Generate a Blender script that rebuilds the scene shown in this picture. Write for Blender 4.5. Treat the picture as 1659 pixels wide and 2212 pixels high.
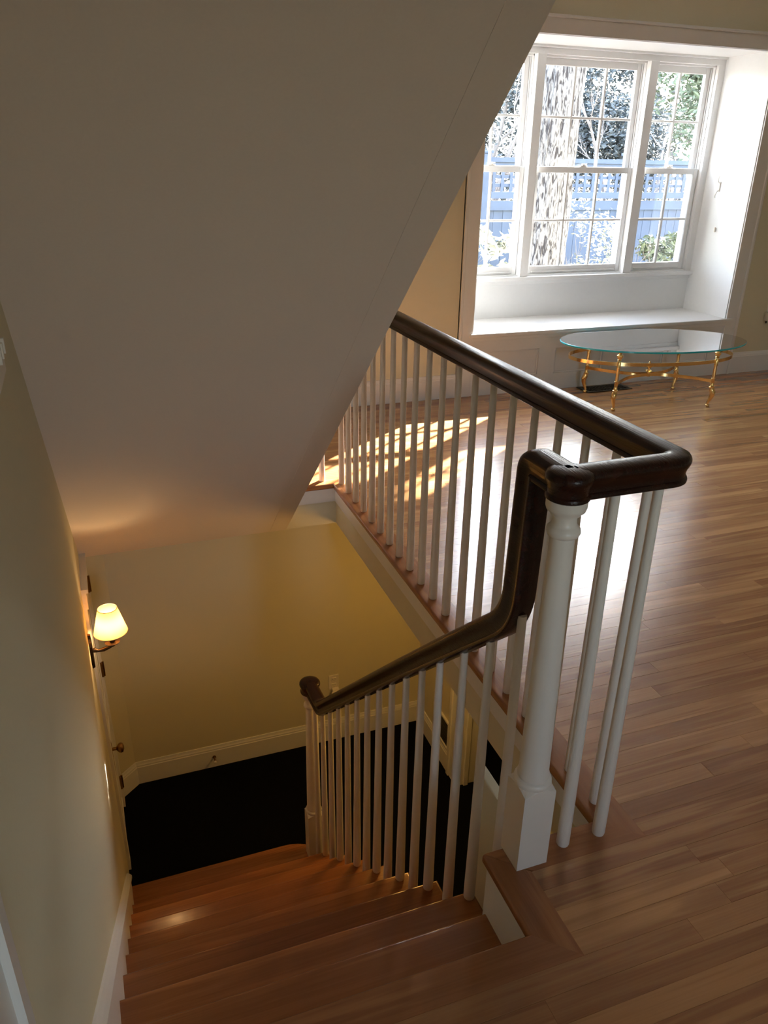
import bpy, bmesh, math, random
from mathutils import Vector, Matrix

# ------------------------------------------------------------------ scene, camera, light
sc = bpy.context.scene
COL = sc.collection
for o in list(bpy.data.objects):
    bpy.data.objects.remove(o)
random.seed(7)
PI = math.pi

CAM_POS = Vector((-1.0481, -1.2174, 1.5717))
YAW, PITCH, ROLL, FPX = 0.3507, -0.4277, 0.0159, 1655.95
W_PX, H_PX = 1659, 2212


def camera_axes():
    fwd = Vector((math.sin(YAW) * math.cos(PITCH), math.cos(YAW) * math.cos(PITCH), math.sin(PITCH)))
    right = Vector((math.cos(YAW), -math.sin(YAW), 0))
    up = right.cross(fwd)
    c, s = math.cos(ROLL), math.sin(ROLL)
    return c * right + s * up, -s * right + c * up, fwd


cam_d = bpy.data.cameras.new('camera')
cam_d.sensor_fit = 'HORIZONTAL'
cam_d.sensor_width = 36.0
cam_d.lens = FPX / W_PX * 36.0
cam_d.clip_start = 0.02
cam = bpy.data.objects.new('camera', cam_d)
COL.objects.link(cam)
cr, cu, cf = camera_axes()
cam.matrix_world = Matrix(((cr.x, cu.x, -cf.x, CAM_POS.x), (cr.y, cu.y, -cf.y, CAM_POS.y),
                           (cr.z, cu.z, -cf.z, CAM_POS.z), (0, 0, 0, 1)))
sc.camera = cam

sc.view_settings.view_transform = 'Standard'
sc.view_settings.look = 'None'
sc.view_settings.exposure = 0.6
sc.view_settings.gamma = 1.0
sc.view_settings.use_curve_mapping = False
sc.cycles.use_denoising = True
sc.cycles.max_bounces = 8
sc.cycles.diffuse_bounces = 5
sc.cycles.glossy_bounces = 3
sc.cycles.use_adaptive_sampling = True
sc.cycles.adaptive_threshold = 0.02
sc.cycles.transparent_max_bounces = 16
sc.cycles.sample_clamp_indirect = 6.0
sc.cycles.caustics_reflective = False
sc.cycles.caustics_refractive = False

SUN_DIR = Vector((1.41, 1.0, 0.97)).normalized()        # towards the sun
world = bpy.data.worlds.new('sky')
sc.world = world
world.use_nodes = True
wn = world.node_tree
wn.nodes.clear()
w_out = wn.nodes.new('ShaderNodeOutputWorld')
w_bg = wn.nodes.new('ShaderNodeBackground')
w_sky = wn.nodes.new('ShaderNodeTexSky')
w_sky.sky_type = 'NISHITA'
w_sky.sun_disc = False
w_sky.sun_elevation = math.asin(SUN_DIR.z)
w_sky.sun_rotation = math.atan2(SUN_DIR.x, SUN_DIR.y)
w_sky.air_density = 1.0
w_sky.dust_density = 1.2
w_bg.inputs['Strength'].default_value = 2.8
w_hs = wn.nodes.new('ShaderNodeHueSaturation')          # thin winter haze: a paler sky
w_hs.inputs['Saturation'].default_value = 0.65
wn.links.new(w_sky.outputs[0], w_hs.inputs['Color'])
wn.links.new(w_hs.outputs[0], w_bg.inputs['Color'])
wn.links.new(w_bg.outputs[0], w_out.inputs['Surface'])

sun_d = bpy.data.lights.new('sun', 'SUN')
sun_d.energy = 70.0
sun_d.angle = math.radians(0.6)
sun_d.color = (1.0, 0.96, 0.91)
sun = bpy.data.objects.new('sun', sun_d)
COL.objects.link(sun)
sun.rotation_euler = SUN_DIR.to_track_quat('Z', 'Y').to_euler()
sun.location = (12, 10, 8)

# ------------------------------------------------------------------ materials
MATS = {}


def mat(name, color=(0.8, 0.8, 0.8), rough=0.5, metal=0.0, spec=0.5, coat=0.0, emit=None, estr=0.0):
    m = bpy.data.materials.new(name)
    m.use_nodes = True
    b = m.node_tree.nodes['Principled BSDF']
    b.inputs['Base Color'].default_value = (*color, 1)
    b.inputs['Roughness'].default_value = rough
    b.inputs['Metallic'].default_value = metal
    b.inputs['Specular IOR Level'].default_value = spec
    b.inputs['Coat Weight'].default_value = coat
    b.inputs['Coat Roughness'].default_value = 0.17
    if emit:
        b.inputs['Emission Color'].default_value = (*emit, 1)
        b.inputs['Emission Strength'].default_value = estr
    MATS[name] = m
    return m


def nd(m, t, **kw):
    n = m.node_tree.nodes.new(t)
    for k, v in kw.items():
        setattr(n, k, v)
    return n


def lk(m, a, b):
    m.node_tree.links.new(a, b)


def bsdf(m):
    return m.node_tree.nodes['Principled BSDF']


def add_noise(m, scale, amount, bump=0.0, vec_scale=(1, 1, 1), detail=4, coord='Object'):
    """small colour variation and fine relief on a plain paint"""
    b = bsdf(m)
    tc = nd(m, 'ShaderNodeTexCoord')
    mp = nd(m, 'ShaderNodeMapping')
    mp.inputs['Scale'].default_value = vec_scale
    lk(m, tc.outputs[coord], mp.inputs['Vector'])
    nz = nd(m, 'ShaderNodeTexNoise')
    nz.inputs['Scale'].default_value = scale
    nz.inputs['Detail'].default_value = detail
    lk(m, mp.outputs[0], nz.inputs['Vector'])
    base = list(b.inputs['Base Color'].default_value)
    mx = nd(m, 'ShaderNodeMix', data_type='RGBA')
    mx.inputs['A'].default_value = tuple(c * (1 - amount) for c in base[:3]) + (1,)
    mx.inputs['B'].default_value = tuple(min(1, c * (1 + amount)) for c in base[:3]) + (1,)
    lk(m, nz.outputs['Fac'], mx.inputs['Factor'])
    lk(m, mx.outputs['Result'], b.inputs['Base Color'])
    if bump:
        bp = nd(m, 'ShaderNodeBump')
        bp.inputs['Strength'].default_value = bump
        bp.inputs['Distance'].default_value = 0.004
        lk(m, nz.outputs['Fac'], bp.inputs['Height'])
        lk(m, bp.outputs[0], b.inputs['Normal'])


def wood(name, dark, light, rough, coat=0.0, axis='X', grain=1.0, tone_amt=0.35, bump=0.12, spec=0.5):
    """oak-like wood: streaks along one axis, cathedral rings, per-piece tone from the 'tone' attribute"""
    m = mat(name, light, rough, coat=coat, spec=spec)
    b = bsdf(m)
    tc = nd(m, 'ShaderNodeTexCoord')
    at = nd(m, 'ShaderNodeAttribute', attribute_name='tone')
    off = nd(m, 'ShaderNodeVectorMath', operation='MULTIPLY_ADD')
    off.inputs[1].default_value = (37.0, 53.0, 19.0)
    lk(m, at.outputs['Fac'], off.inputs[0])
    lk(m, tc.outputs['Object'], off.inputs[2])
    s_long, s_cross = 0.75, 14.0
    sv = {'X': (s_long, s_cross, s_cross), 'Y': (s_cross, s_long, s_cross), 'Z': (s_cross, s_cross, s_long)}[axis]
    mp = nd(m, 'ShaderNodeMapping')
    mp.inputs['Scale'].default_value = sv
    lk(m, off.outputs[0], mp.inputs['Vector'])
    n1 = nd(m, 'ShaderNodeTexNoise')
    n1.inputs['Scale'].default_value = 1.6
    n1.inputs['Detail'].default_value = 3
    n1.inputs['Distortion'].default_value = 0.6
    lk(m, mp.outputs[0], n1.inputs['Vector'])
    # rings made from the noise: cathedral pattern
    mul = nd(m, 'ShaderNodeMath', operation='MULTIPLY')
    mul.inputs[1].default_value = 22.0
    lk(m, n1.outputs['Fac'], mul.inputs[0])
    sn = nd(m, 'ShaderNodeMath', operation='SINE')
    lk(m, mul.outputs[0], sn.inputs[0])
    # fine pores
    mp2 = nd(m, 'ShaderNodeMapping')
    mp2.inputs['Scale'].default_value = tuple(v * (9 if v > 5 else 3.2) for v in sv)
    lk(m, off.outputs[0], mp2.inputs['Vector'])
    n2 = nd(m, 'ShaderNodeTexNoise')
    n2.inputs['Scale'].default_value = 2.0
    n2.inputs['Detail'].default_value = 4
    lk(m, mp2.outputs[0], n2.inputs['Vector'])
    a1 = nd(m, 'ShaderNodeMath', operation='MULTIPLY_ADD')
    a1.inputs[1].default_value = 0.14 * grain
    lk(m, sn.outputs[0], a1.inputs[0])
    lk(m, n1.outputs['Fac'], a1.inputs[2])
    a2 = nd(m, 'ShaderNodeMath', operation='MULTIPLY_ADD')
    a2.inputs[1].default_value = 0.34 * grain
    lk(m, n2.outputs['Fac'], a2.inputs[0])
    lk(m, a1.outputs[0], a2.inputs[2])
    a3 = nd(m, 'ShaderNodeMath', operation='SUBTRACT')
    a3.inputs[1].default_value = 0.17 * grain
    lk(m, a2.outputs[0], a3.inputs[0])
    a4 = nd(m, 'ShaderNodeMath', operation='MULTIPLY_ADD')
    a4.inputs[1].default_value = tone_amt
    lk(m, at.outputs['Fac'], a4.inputs[0])
    lk(m, a3.outputs[0], a4.inputs[2])
    a5 = nd(m, 'ShaderNodeMath', operation='SUBTRACT', use_clamp=True)
    a5.inputs[1].default_value = tone_amt * 0.5
    lk(m, a4.outputs[0], a5.inputs[0])
    mx = nd(m, 'ShaderNodeMix', data_type='RGBA')
    mx.inputs['A'].default_value = (*dark, 1)
    mx.inputs['B'].default_value = (*light, 1)
    lk(m, a5.outputs[0], mx.inputs['Factor'])
    lk(m, mx.outputs['Result'], b.inputs['Base Color'])
    bp = nd(m, 'ShaderNodeBump')
    bp.inputs['Strength'].default_value = bump
    bp.inputs['Distance'].default_value = 0.002
    lk(m, n2.outputs['Fac'], bp.inputs['Height'])
    lk(m, bp.outputs[0], b.inputs['Normal'])
    return m


add_noise(mat('wall_paint', (0.67, 0.635, 0.485), 0.75, spec=0.2), 180, 0.03, 0.05)
add_noise(mat('soffit_paint', (0.84, 0.755, 0.69), 0.8, spec=0.2), 160, 0.03, 0.05)
add_noise(mat('ceiling_paint', (0.86, 0.85, 0.82), 0.85, spec=0.2), 160, 0.02)
add_noise(mat('trim_paint', (0.79, 0.79, 0.785), 0.35, spec=0.45), 40, 0.02)
add_noise(mat('trim_matte', (0.79, 0.78, 0.75), 0.7, spec=0.15), 40, 0.02)
add_noise(mat('baluster_paint', (0.80, 0.75, 0.69), 0.32, spec=0.5), 60, 0.02)
add_noise(mat('plastic_white', (0.78, 0.74, 0.68), 0.35), 60, 0.02)
wood('oak_floor', (0.22, 0.08, 0.027), (0.56, 0.29, 0.115), 0.25, coat=0.5, axis='X', tone_amt=0.45)
wood('oak_border_y', (0.20, 0.068, 0.022), (0.43, 0.185, 0.068), 0.25, coat=0.15, axis='Y')
wood('oak_border_x', (0.20, 0.068, 0.022), (0.43, 0.185, 0.068), 0.25, coat=0.15, axis='X')
wood('oak_tread', (0.19, 0.058, 0.016), (0.44, 0.168, 0.050), 0.27, coat=0.15, axis='X')
wood('rail_wood_y', (0.010, 0.0032, 0.0022), (0.034, 0.0095, 0.005), 0.26, coat=0.06, axis='Y', bump=0.5, tone_amt=0, spec=0.3)
add_noise(mat('carpet', (0.0045, 0.005, 0.0065), 1.0, spec=0.05), 220, 0.6, 0.8)
mat('dark_gap', (0.01, 0.008, 0.006), 0.8)
mat('brass', (0.86, 0.58, 0.24), 0.14, metal=1.0)
mat('old_brass', (0.30, 0.17, 0.06), 0.32, metal=1.0)
mat('bronze', (0.06, 0.035, 0.02), 0.38, metal=0.9)
add_noise(mat('register_metal', (0.045, 0.03, 0.016), 0.45, metal=0.6), 50, 0.2)
mat('slot_dark', (0.02, 0.018, 0.016), 0.6)
mat('candle_sleeve', (0.85, 0.72, 0.5), 0.5)
mat('bulb_glow', (1, 0.8, 0.5), 0.4, emit=(1.0, 0.62, 0.27), estr=230.0)
add_noise(mat('fence_paint', (0.04, 0.062, 0.11), 0.6), 8, 0.25)
add_noise(mat('ground_litter', (0.12, 0.095, 0.07), 0.95), 6, 0.4, 0.6)
add_noise(mat('twig_bark', (0.17, 0.15, 0.14), 0.9), 30, 0.3)
add_noise(mat('leaf_pale', (0.30, 0.31, 0.25), 0.5), 3, 0.3)
add_noise(mat('leaf_green', (0.085, 0.11, 0.065), 0.45), 3, 0.4)
add_noise(mat('leaf_dark', (0.055, 0.066, 0.07), 0.5), 2, 0.5)
add_noise(mat('house_siding', (0.4, 0.38, 0.35), 0.8), 4, 0.1)

# bark: deep vertical furrows
bk = mat('bark', (0.34, 0.29, 0.25), 0.95, spec=0.1)
tcb = nd(bk, 'ShaderNodeTexCoord')
mpb = nd(bk, 'ShaderNodeMapping')
mpb.inputs['Scale'].default_value = (30, 30, 6.5)
lk(bk, tcb.outputs['Object'], mpb.inputs['Vector'])
vb = nd(bk, 'ShaderNodeTexNoise')
vb.inputs['Scale'].default_value = 1.3
vb.inputs['Detail'].default_value = 5
vb.inputs['Distortion'].default_value = 1.2
lk(bk, mpb.outputs[0], vb.inputs['Vector'])
rb = nd(bk, 'ShaderNodeValToRGB')
rb.color_ramp.elements[0].position = 0.40
rb.color_ramp.elements[0].color = (0.035, 0.032, 0.034, 1)
rb.color_ramp.elements[1].position = 0.56
rb.color_ramp.elements[1].color = (0.185, 0.18, 0.18, 1)
lk(bk, vb.outputs['Fac'], rb.inputs[0])
lk(bk, rb.outputs[0], bsdf(bk).inputs['Base Color'])
bb = nd(bk, 'ShaderNodeBump')
bb.inputs['Strength'].default_value = 1.0
bb.inputs['Distance'].default_value = 0.03
lk(bk, vb.outputs['Fac'], bb.inputs['Height'])
lk(bk, bb.outputs[0], bsdf(bk).inputs['Normal'])


def clear_glass(name, tint, ior=1.5, rough=0.0):
    """sheet glass: straight-through transmission plus a Fresnel reflection"""
    m = bpy.data.materials.new(name)
    m.use_nodes = True
    nt = m.node_tree
    nt.nodes.clear()
    out = nt.nodes.new('ShaderNodeOutputMaterial')
    tr = nt.nodes.new('ShaderNodeBsdfTransparent')
    tr.inputs['Color'].default_value = (*tint, 1)
    gl = nt.nodes.new('ShaderNodeBsdfGlossy')
    gl.inputs['Roughness'].default_value = rough
    fr = nt.nodes.new('ShaderNodeFresnel')
    fr.inputs['IOR'].default_value = ior
    mx = nt.nodes.new('ShaderNodeMixShader')
    nt.links.new(fr.outputs[0], mx.inputs[0])
    nt.links.new(tr.outputs[0], mx.inputs[1])
    nt.links.new(gl.outputs[0], mx.inputs[2])
    nt.links.new(mx.outputs[0], out.inputs['Surface'])
    MATS[name] = m


clear_glass('window_glass', (0.97, 0.985, 0.98))
clear_glass('table_glass', (0.84, 0.945, 0.955), 1.6)
mat('table_glass_edge', (0.02, 0.48, 0.58), 0.08, coat=0.5)

# lampshade: paper that lets the lamp shine through
ls = bpy.data.materials.new('lamp_shade')
ls.use_nodes = True
nt = ls.node_tree
nt.nodes.clear()
o_ = nt.nodes.new('ShaderNodeOutputMaterial')
d_ = nt.nodes.new('ShaderNodeBsdfDiffuse')
d_.inputs['Color'].default_value = (0.75, 0.50, 0.20, 1)
t_ = nt.nodes.new('ShaderNodeBsdfTranslucent')
t_.inputs['Color'].default_value = (0.80, 0.52, 0.20, 1)
x_ = nt.nodes.new('ShaderNodeMixShader')
x_.inputs[0].default_value = 0.45
nt.links.new(d_.outputs[0], x_.inputs[1])
nt.links.new(t_.outputs[0], x_.inputs[2])
nt.links.new(x_.outputs[0], o_.inputs['Surface'])
MATS['lamp_shade'] = ls


# ------------------------------------------------------------------ mesh helpers
class MB:
    def __init__(s):
        s.v = []
        s.f = []

    def add(s, vs, fs):
        n = len(s.v)
        s.v += [tuple(v) for v in vs]
        s.f += [tuple(i + n for i in f) for f in fs]
        return s

    def box(s, x0, x1, y0, y1, z0, z1, bev=0.0):
        if bev <= 0:
            vs = [(x, y, z) for z in (z0, z1) for y in (y0, y1) for x in (x0, x1)]
            return s.add(vs, [(0, 2, 3, 1), (4, 5, 7, 6), (0, 1, 5, 4), (2, 6, 7, 3), (0, 4, 6, 2), (1, 3, 7, 5)])
        bm = bmesh.new()
        bmesh.ops.create_cube(bm, size=1.0)
        for v in bm.verts:
            v.co = Vector(((x0 + x1) / 2 + v.co.x * (x1 - x0), (y0 + y1) / 2 + v.co.y * (y1 - y0),
                           (z0 + z1) / 2 + v.co.z * (z1 - z0)))
        bmesh.ops.bevel(bm, geom=list(bm.edges), offset=bev, segments=2, affect='EDGES', profile=0.5)
        return s.from_bm(bm)

    def from_bm(s, bm):
        bm.verts.index_update()
        s.add([v.co for v in bm.verts], [[v.index for v in f.verts] for f in bm.faces])
        bm.free()
        return s

    def lathe(s, prof, cx=0, cy=0, cz=0, seg=20, cap=True):
        """prof: list of (radius, z)"""
        n = len(prof)
        vs = []
        for r, z in prof:
            for k in range(seg):
                a = 2 * PI * k / seg
                vs.append((cx + r * math.cos(a), cy + r * math.sin(a), cz + z))
        fs = []
        for i in range(n - 1):
            for k in range(seg):
                k2 = (k + 1) % seg
                fs.append((i * seg + k, i * seg + k2, (i + 1) * seg + k2, (i + 1) * seg + k))
        if cap:
            fs.append(tuple(reversed(range(seg))))
            fs.append(tuple((n - 1) * seg + k for k in range(seg)))
        return s.add(vs, fs)

    def prism(s, poly, fn0, fn1):
        """poly: 2D list; fn0/fn1 map a 2D point to the two end faces"""
        n = len(poly)
        vs = [fn0(p) for p in poly] + [fn1(p) for p in poly]
        fs = [tuple(range(n)), tuple(reversed(range(n, 2 * n)))]
        fs += [(i, i + n, (i + 1) % n + n, (i + 1) % n) for i in range(n)]
        return s.add(vs, fs)

    def tube(s, pts, rads, seg=8, cap=True):
        pts = [Vector(p) for p in pts]
        if not isinstance(rads, (list, tuple)):
            rads = [rads] * len(pts)
        vs = []
        prev = None
        for i, p in enumerate(pts):
            t = (pts[min(i + 1, len(pts) - 1)] - pts[max(i - 1, 0)]).normalized()
            if prev is None:
                a = t.cross(Vector((0, 0, 1)))
                if a.length < 0.05:
                    a = t.cross(Vector((1, 0, 0)))
            else:
                a = prev - t * prev.dot(t)
            a.normalize()
            prev = a
            b = t.cross(a)
            for k in range(seg):
                an = 2 * PI * k / seg
                vs.append(p + (a * math.cos(an) + b * math.sin(an)) * rads[i])
        fs = []
        for i in range(len(pts) - 1):
            for k in range(seg):
                k2 = (k + 1) % seg
                fs.append((i * seg + k, i * seg + k2, (i + 1) * seg + k2, (i + 1) * seg + k))
        if cap:
            fs.append(tuple(reversed(range(seg))))
            fs.append(tuple((len(pts) - 1) * seg + k for k in range(seg)))
        return s.add(vs, fs)

    def sweep(s, prof, pts, right_of, cap=True):
        """prof: closed list of (across, up); right_of(tangent) -> across vector"""
        pts = [Vector(p) for p in pts]
        n = len(prof)
        vs = []
        for i, p in enumerate(pts):
            t = (pts[min(i + 1, len(pts) - 1)] - pts[max(i - 1, 0)]).normalized()
            r = right_of(t)
            r = (r - t * r.dot(t)).normalized()
            u = r.cross(t)
            for a, b in prof:
                vs.append(p + r * a + u * b)
        fs = []
        for i in range(len(pts) - 1):
            for k in range(n):
                k2 = (k + 1) % n
                fs.append((i * n + k, i * n + k2, (i + 1) * n + k2, (i + 1) * n + k))
        if cap:
            fs.append(tuple(reversed(range(n))))
            fs.append(tuple((len(pts) - 1) * n + k for k in range(n)))
        return s.add(vs, fs)

    def mesh(s, name, m, smooth=None, tone=None):
        me = bpy.data.meshes.new(name)
        me.from_pydata([tuple(v) for v in s.v], [], s.f)
        if m:
            me.materials.append(MATS[m])
        if tone is not None:
            at = me.attributes.new('tone', 'FLOAT', 'FACE')
            if isinstance(tone, (list, tuple)):
                at.data.foreach_set('value', list(tone))
            else:
                at.data.foreach_set('value', [tone] * len(me.polygons))
        bm = bmesh.new()
        bm.from_mesh(me)
        bmesh.ops.recalc_face_normals(bm, faces=bm.faces)
        bm.to_mesh(me)
        bm.free()
        if smooth:
            for p in me.polygons:
                p.use_smooth = True
            me.set_sharp_from_angle(angle=math.radians(smooth))
        return me

    def build(s, name, m, parent=None, smooth=None, tone=None, loc=None):
        return link(name, s.mesh(name, m, smooth, tone), parent, loc)


def link(name, me, parent=None, loc=None):
    o = bpy.data.objects.new(name, me)
    COL.objects.link(o)
    if parent:
        o.parent = parent
        o.matrix_parent_inverse = Matrix.Translation(-parent.location) if parent.rotation_euler.z == 0 else parent.matrix_basis.inverted()
    if loc:
        o.location = loc
    return o


def tag(o, label, cat=None, group=None, kind=None):
    o['label'] = label
    if cat:
        o['category'] = cat
    if group:
        o['group'] = group
    if kind:
        o['kind'] = kind
    return o


def thing(name, label, cat, loc=(0, 0, 0), group=None, kind=None, rz=0.0):
    o = bpy.data.objects.new(name, None)
    o.empty_display_size = 0.05
    COL.objects.link(o)
    o.location = loc
    o.rotation_euler = (0, 0, rz)
    return tag(o, label, cat, group, kind)


def copy_tree(o, parent=None, label=None):
    c = o.copy()
    COL.objects.link(c)
    if parent:
        c.parent = parent
    if label:
        c['label'] = label
    for ch in list(o.children):
        copy_tree(ch, c)
    return c


def struct(o, label):
    o['kind'] = 'structure'
    o['label'] = label
    return o


def fillet(poly, radii, seg=10):
    """round the inner corners of a 3D polyline"""
    P = [Vector(p) for p in poly]
    out = [P[0]]
    for i in range(1, len(P) - 1):
        r = radii[i - 1]
        d0 = (P[i - 1] - P[i]).normalized()
        d1 = (P[i + 1] - P[i]).normalized()
        ang = d0.angle(d1)
        if r <= 0 or abs(ang - PI) < 1e-3:
            out.append(P[i])
            continue
        tl = r / math.tan(ang / 2)
        a, b = P[i] + d0 * tl, P[i] + d1 * tl
        ctr = P[i] + (d0 + d1).normalized() * (r / math.sin(ang / 2))
        va, vb_ = a - ctr, b - ctr
        tot = va.angle(vb_)
        for k in range(seg + 1):
            w = k / seg
            v = (va * math.sin((1 - w) * tot) + vb_ * math.sin(w * tot)) / math.sin(tot)
            out.append(ctr + v)
    out.append(P[-1])
    return out


def resample(pts, step):
    out = [pts[0]]
    for a, b in zip(pts[:-1], pts[1:]):
        n = max(1, int((b - a).length / step))
        for k in range(1, n + 1):
            out.append(a.lerp(b, k / n))
    return out


# ------------------------------------------------------------------ plan constants
RISE, RUN = 0.195, 0.2143
Y_TOP = -0.23                      # nosing of the floor at the head of the stairs
Z_LOW = -1.95                      # lower hall carpet
WELL_L = 2.45                      # far edge of the stairwell
Z_CLG = 3.0
Z_LOWCLG = -0.243
WIN_Y = 3.79
REC_Y = 4.29
OPEN_X0, OPEN_X1 = 1.435, 3.70


def wall_x(y, off=0.0):
    return -1.242 - 0.028 * y + off


def stair_x(y):
    return -0.262 - 0.057 * y


def nosing_y(k):
    return Y_TOP + RUN * k


# ------------------------------------------------------------------ the room shell
# left wall, running past the stairs from the lower hall up to the ceiling (slightly out of square)
m = MB()
ya, yb = -4.6, 4.5
m.prism([(wall_x(ya), ya), (wall_x(yb), yb), (wall_x(yb) - 0.15, yb), (wall_x(ya) - 0.15, ya)],
        lambda p: (p[0], p[1], Z_LOW - 0.1), lambda p: (p[0], p[1], Z_CLG))
wall_left = struct(m.build('wall_left', 'wall_paint'), 'cream painted wall running down beside the stairs')

m = MB()
m.box(-1.35, OPEN_X0, WIN_Y, 4.42, -0.26, Z_CLG)
m.box(OPEN_X1, 6.3, WIN_Y, 4.42, -0.26, Z_CLG)
m.box(OPEN_X0, OPEN_X1, WIN_Y, 4.5, 2.345, Z_CLG)
wall_far = struct(m.build('wall_far', 'wall_paint'), 'cream painted wall around the window recess')

m = MB()
m.box(OPEN_X0, OPEN_X1, REC_Y, 4.5, -0.26, 0.745)
struct(m.build('wall_apron', 'trim_paint'), 'white panel between window sill and seat')
# white painted lining of the recess
m = MB()
m.box(OPEN_X0 - 0.001, OPEN_X0 + 0.004, WIN_Y, REC_Y, 0.46, 2.345)
m.box(OPEN_X1 - 0.004, OPEN_X1 + 0.001, WIN_Y, REC_Y, 0.46, 2.345)
m.box(OPEN_X0, OPEN_X1, WIN_Y, REC_Y, 2.340, 2.346)
lining = struct(m.build('trim_1', 'trim_paint'), 'white lining of the window recess')

m = MB()
m.box(6.0, 6.15, -4.6, 4.5, -0.26, Z_CLG)
struct(m.build('wall_right', 'wall_paint'), 'cream painted wall at the side of the room')
# back wall with a window behind the camera
m = MB()
BW = [(-0.45, 0.1)]
xs = [-1.4] + [v for b in BW for v in b] + [6.15]
for i in range(0, len(xs), 2):
    m.box(xs[i], xs[i + 1], -4.6, -4.45, -0.26, Z_CLG)
for a, b in BW:
    m.box(a, b, -4.6, -4.45, -0.26, 0.9)
    m.box(a, b, -4.6, -4.45, 2.1, Z_CLG)
struct(m.build('wall_back', 'wall_paint'), 'cream painted wall behind the stair head with a window')
for i, (a, b) in enumerate(BW):
    pd = bpy.data.lights.new('daylight_portal', 'AREA')
    pd.shape = 'RECTANGLE'
    pd.size, pd.size_y = b - a, 1.2
    pd.cycles.is_portal = True
    po = bpy.data.objects.new('daylight_portal', pd)
    COL.objects.link(po)
    po.location = ((a + b) / 2, -4.6, 1.5)
    po.rotation_euler = (PI / 2, 0, 0)
pd = bpy.data.lights.new('daylight_portal', 'AREA')
pd.shape = 'RECTANGLE'
pd.size, pd.size_y = OPEN_X1 - OPEN_X0, 1.6
pd.cycles.is_portal = True
po = bpy.data.objects.new('daylight_portal', pd)
COL.objects.link(po)
po.location = ((OPEN_X0 + OPEN_X1) / 2, 4.48, 1.55)
po.rotation_euler = (-PI / 2, 0, 0)

m = MB()
m.box(-1.45, 6.3, -4.6, 4.5, Z_CLG, Z_CLG + 0.15)
struct(m.build('ceiling', 'ceiling_paint'), 'white ceiling of the upper room')

# floor slab (its underside is the ceiling of the lower hall) in pieces around the stairwell
m = MB()
XE = 0.02
m.box(XE, 6.0, -0.02, WELL_L + 0.02, Z_LOWCLG, -0.022)
m.box(-1.45, 6.0, WELL_L + 0.02, WIN_Y, Z_LOWCLG, -0.022)
m.box(-0.305, 6.0, Y_TOP - 0.02, -0.02, Z_LOWCLG, -0.022)
m.box(-1.45, 6.0, -4.5, Y_TOP - 0.02, Z_LOWCLG, -0.022)
floor = struct(m.build('floor', 'wall_paint'), 'strip oak floor of the upper room')

# --- border boards around the stairwell
BW_ = 0.10


def nosed(name, poly, m_name, parent, z0=-0.022, z1=0.0, bev=0.008, tone=0.4, only=None):
    bm = bmesh.new()
    vs = [bm.verts.new((x, y, z0)) for x, y in poly]
    f = bm.faces.new(vs)
    ex = bmesh.ops.extrude_face_region(bm, geom=[f])
    for v in [g for g in ex['geom'] if isinstance(g, bmesh.types.BMVert)]:
        v.co.z = z1
    bmesh.ops.recalc_face_normals(bm, faces=bm.faces)
    if bev:
        ed = [e for e in bm.edges if abs(e.verts[0].co.z - e.verts[1].co.z) < 1e-6]
        if only:
            def on_edge(e):
                for i in only:
                    a, b = poly[i], poly[(i + 1) % len(poly)]
                    ks = [min(((v.co.x - q[0]) ** 2 + (v.co.y - q[1]) ** 2) for q in (a, b)) < 1e-8 for v in e.verts]
                    if all(ks):
                        return True
                return False
            ed = [e for e in ed if on_edge(e)]
        bmesh.ops.bevel(bm, geom=ed, offset=bev, segments=3, affect='EDGES', profile=0.5)
    mb = MB().from_bm(bm)
    return mb.build(name, m_name, parent, smooth=40, tone=tone)


nosed('border_board', [(0, 0), (0.10, -0.085), (0.10, 2.56), (0, WELL_L)], 'oak_border_y', floor, -0.03, tone=0.55, only=[3])
nosed('border_board', [(-0.325, 0), (-0.235, -0.085), (0.10, -0.085), (0, 0)], 'oak_border_x', floor, -0.03, tone=0.35, only=[0])
nosed('border_board', [(-0.325, 0), (-0.325, Y_TOP), (-0.235, -0.315), (-0.235, -0.085)], 'oak_border_y', floor, -0.03, tone=0.3, only=[0])
nosed('border_board', [(wall_x(-0.2), Y_TOP), (wall_x(-0.2), -0.315), (-0.235, -0.315), (-0.325, Y_TOP)], 'oak_border_x', floor, -0.03, tone=0.45, only=[3])
nosed('border_board', [(wall_x(2.5), WELL_L), (wall_x(2.5), 2.56), (0.10, 2.56), (0, WELL_L)], 'oak_border_x', floor, -0.03, tone=0.5, only=[3])

# --- floorboards: rows along X
CP = (cr, cu, cf)


def project(p):
    d = Vector(p) - CAM_POS
    z = d.dot(cf)
    if z < 0.05:
        return None
    return (W_PX / 2 + FPX * d.dot(cr) / z, H_PX / 2 - FPX * d.dot(cu) / z)


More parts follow.
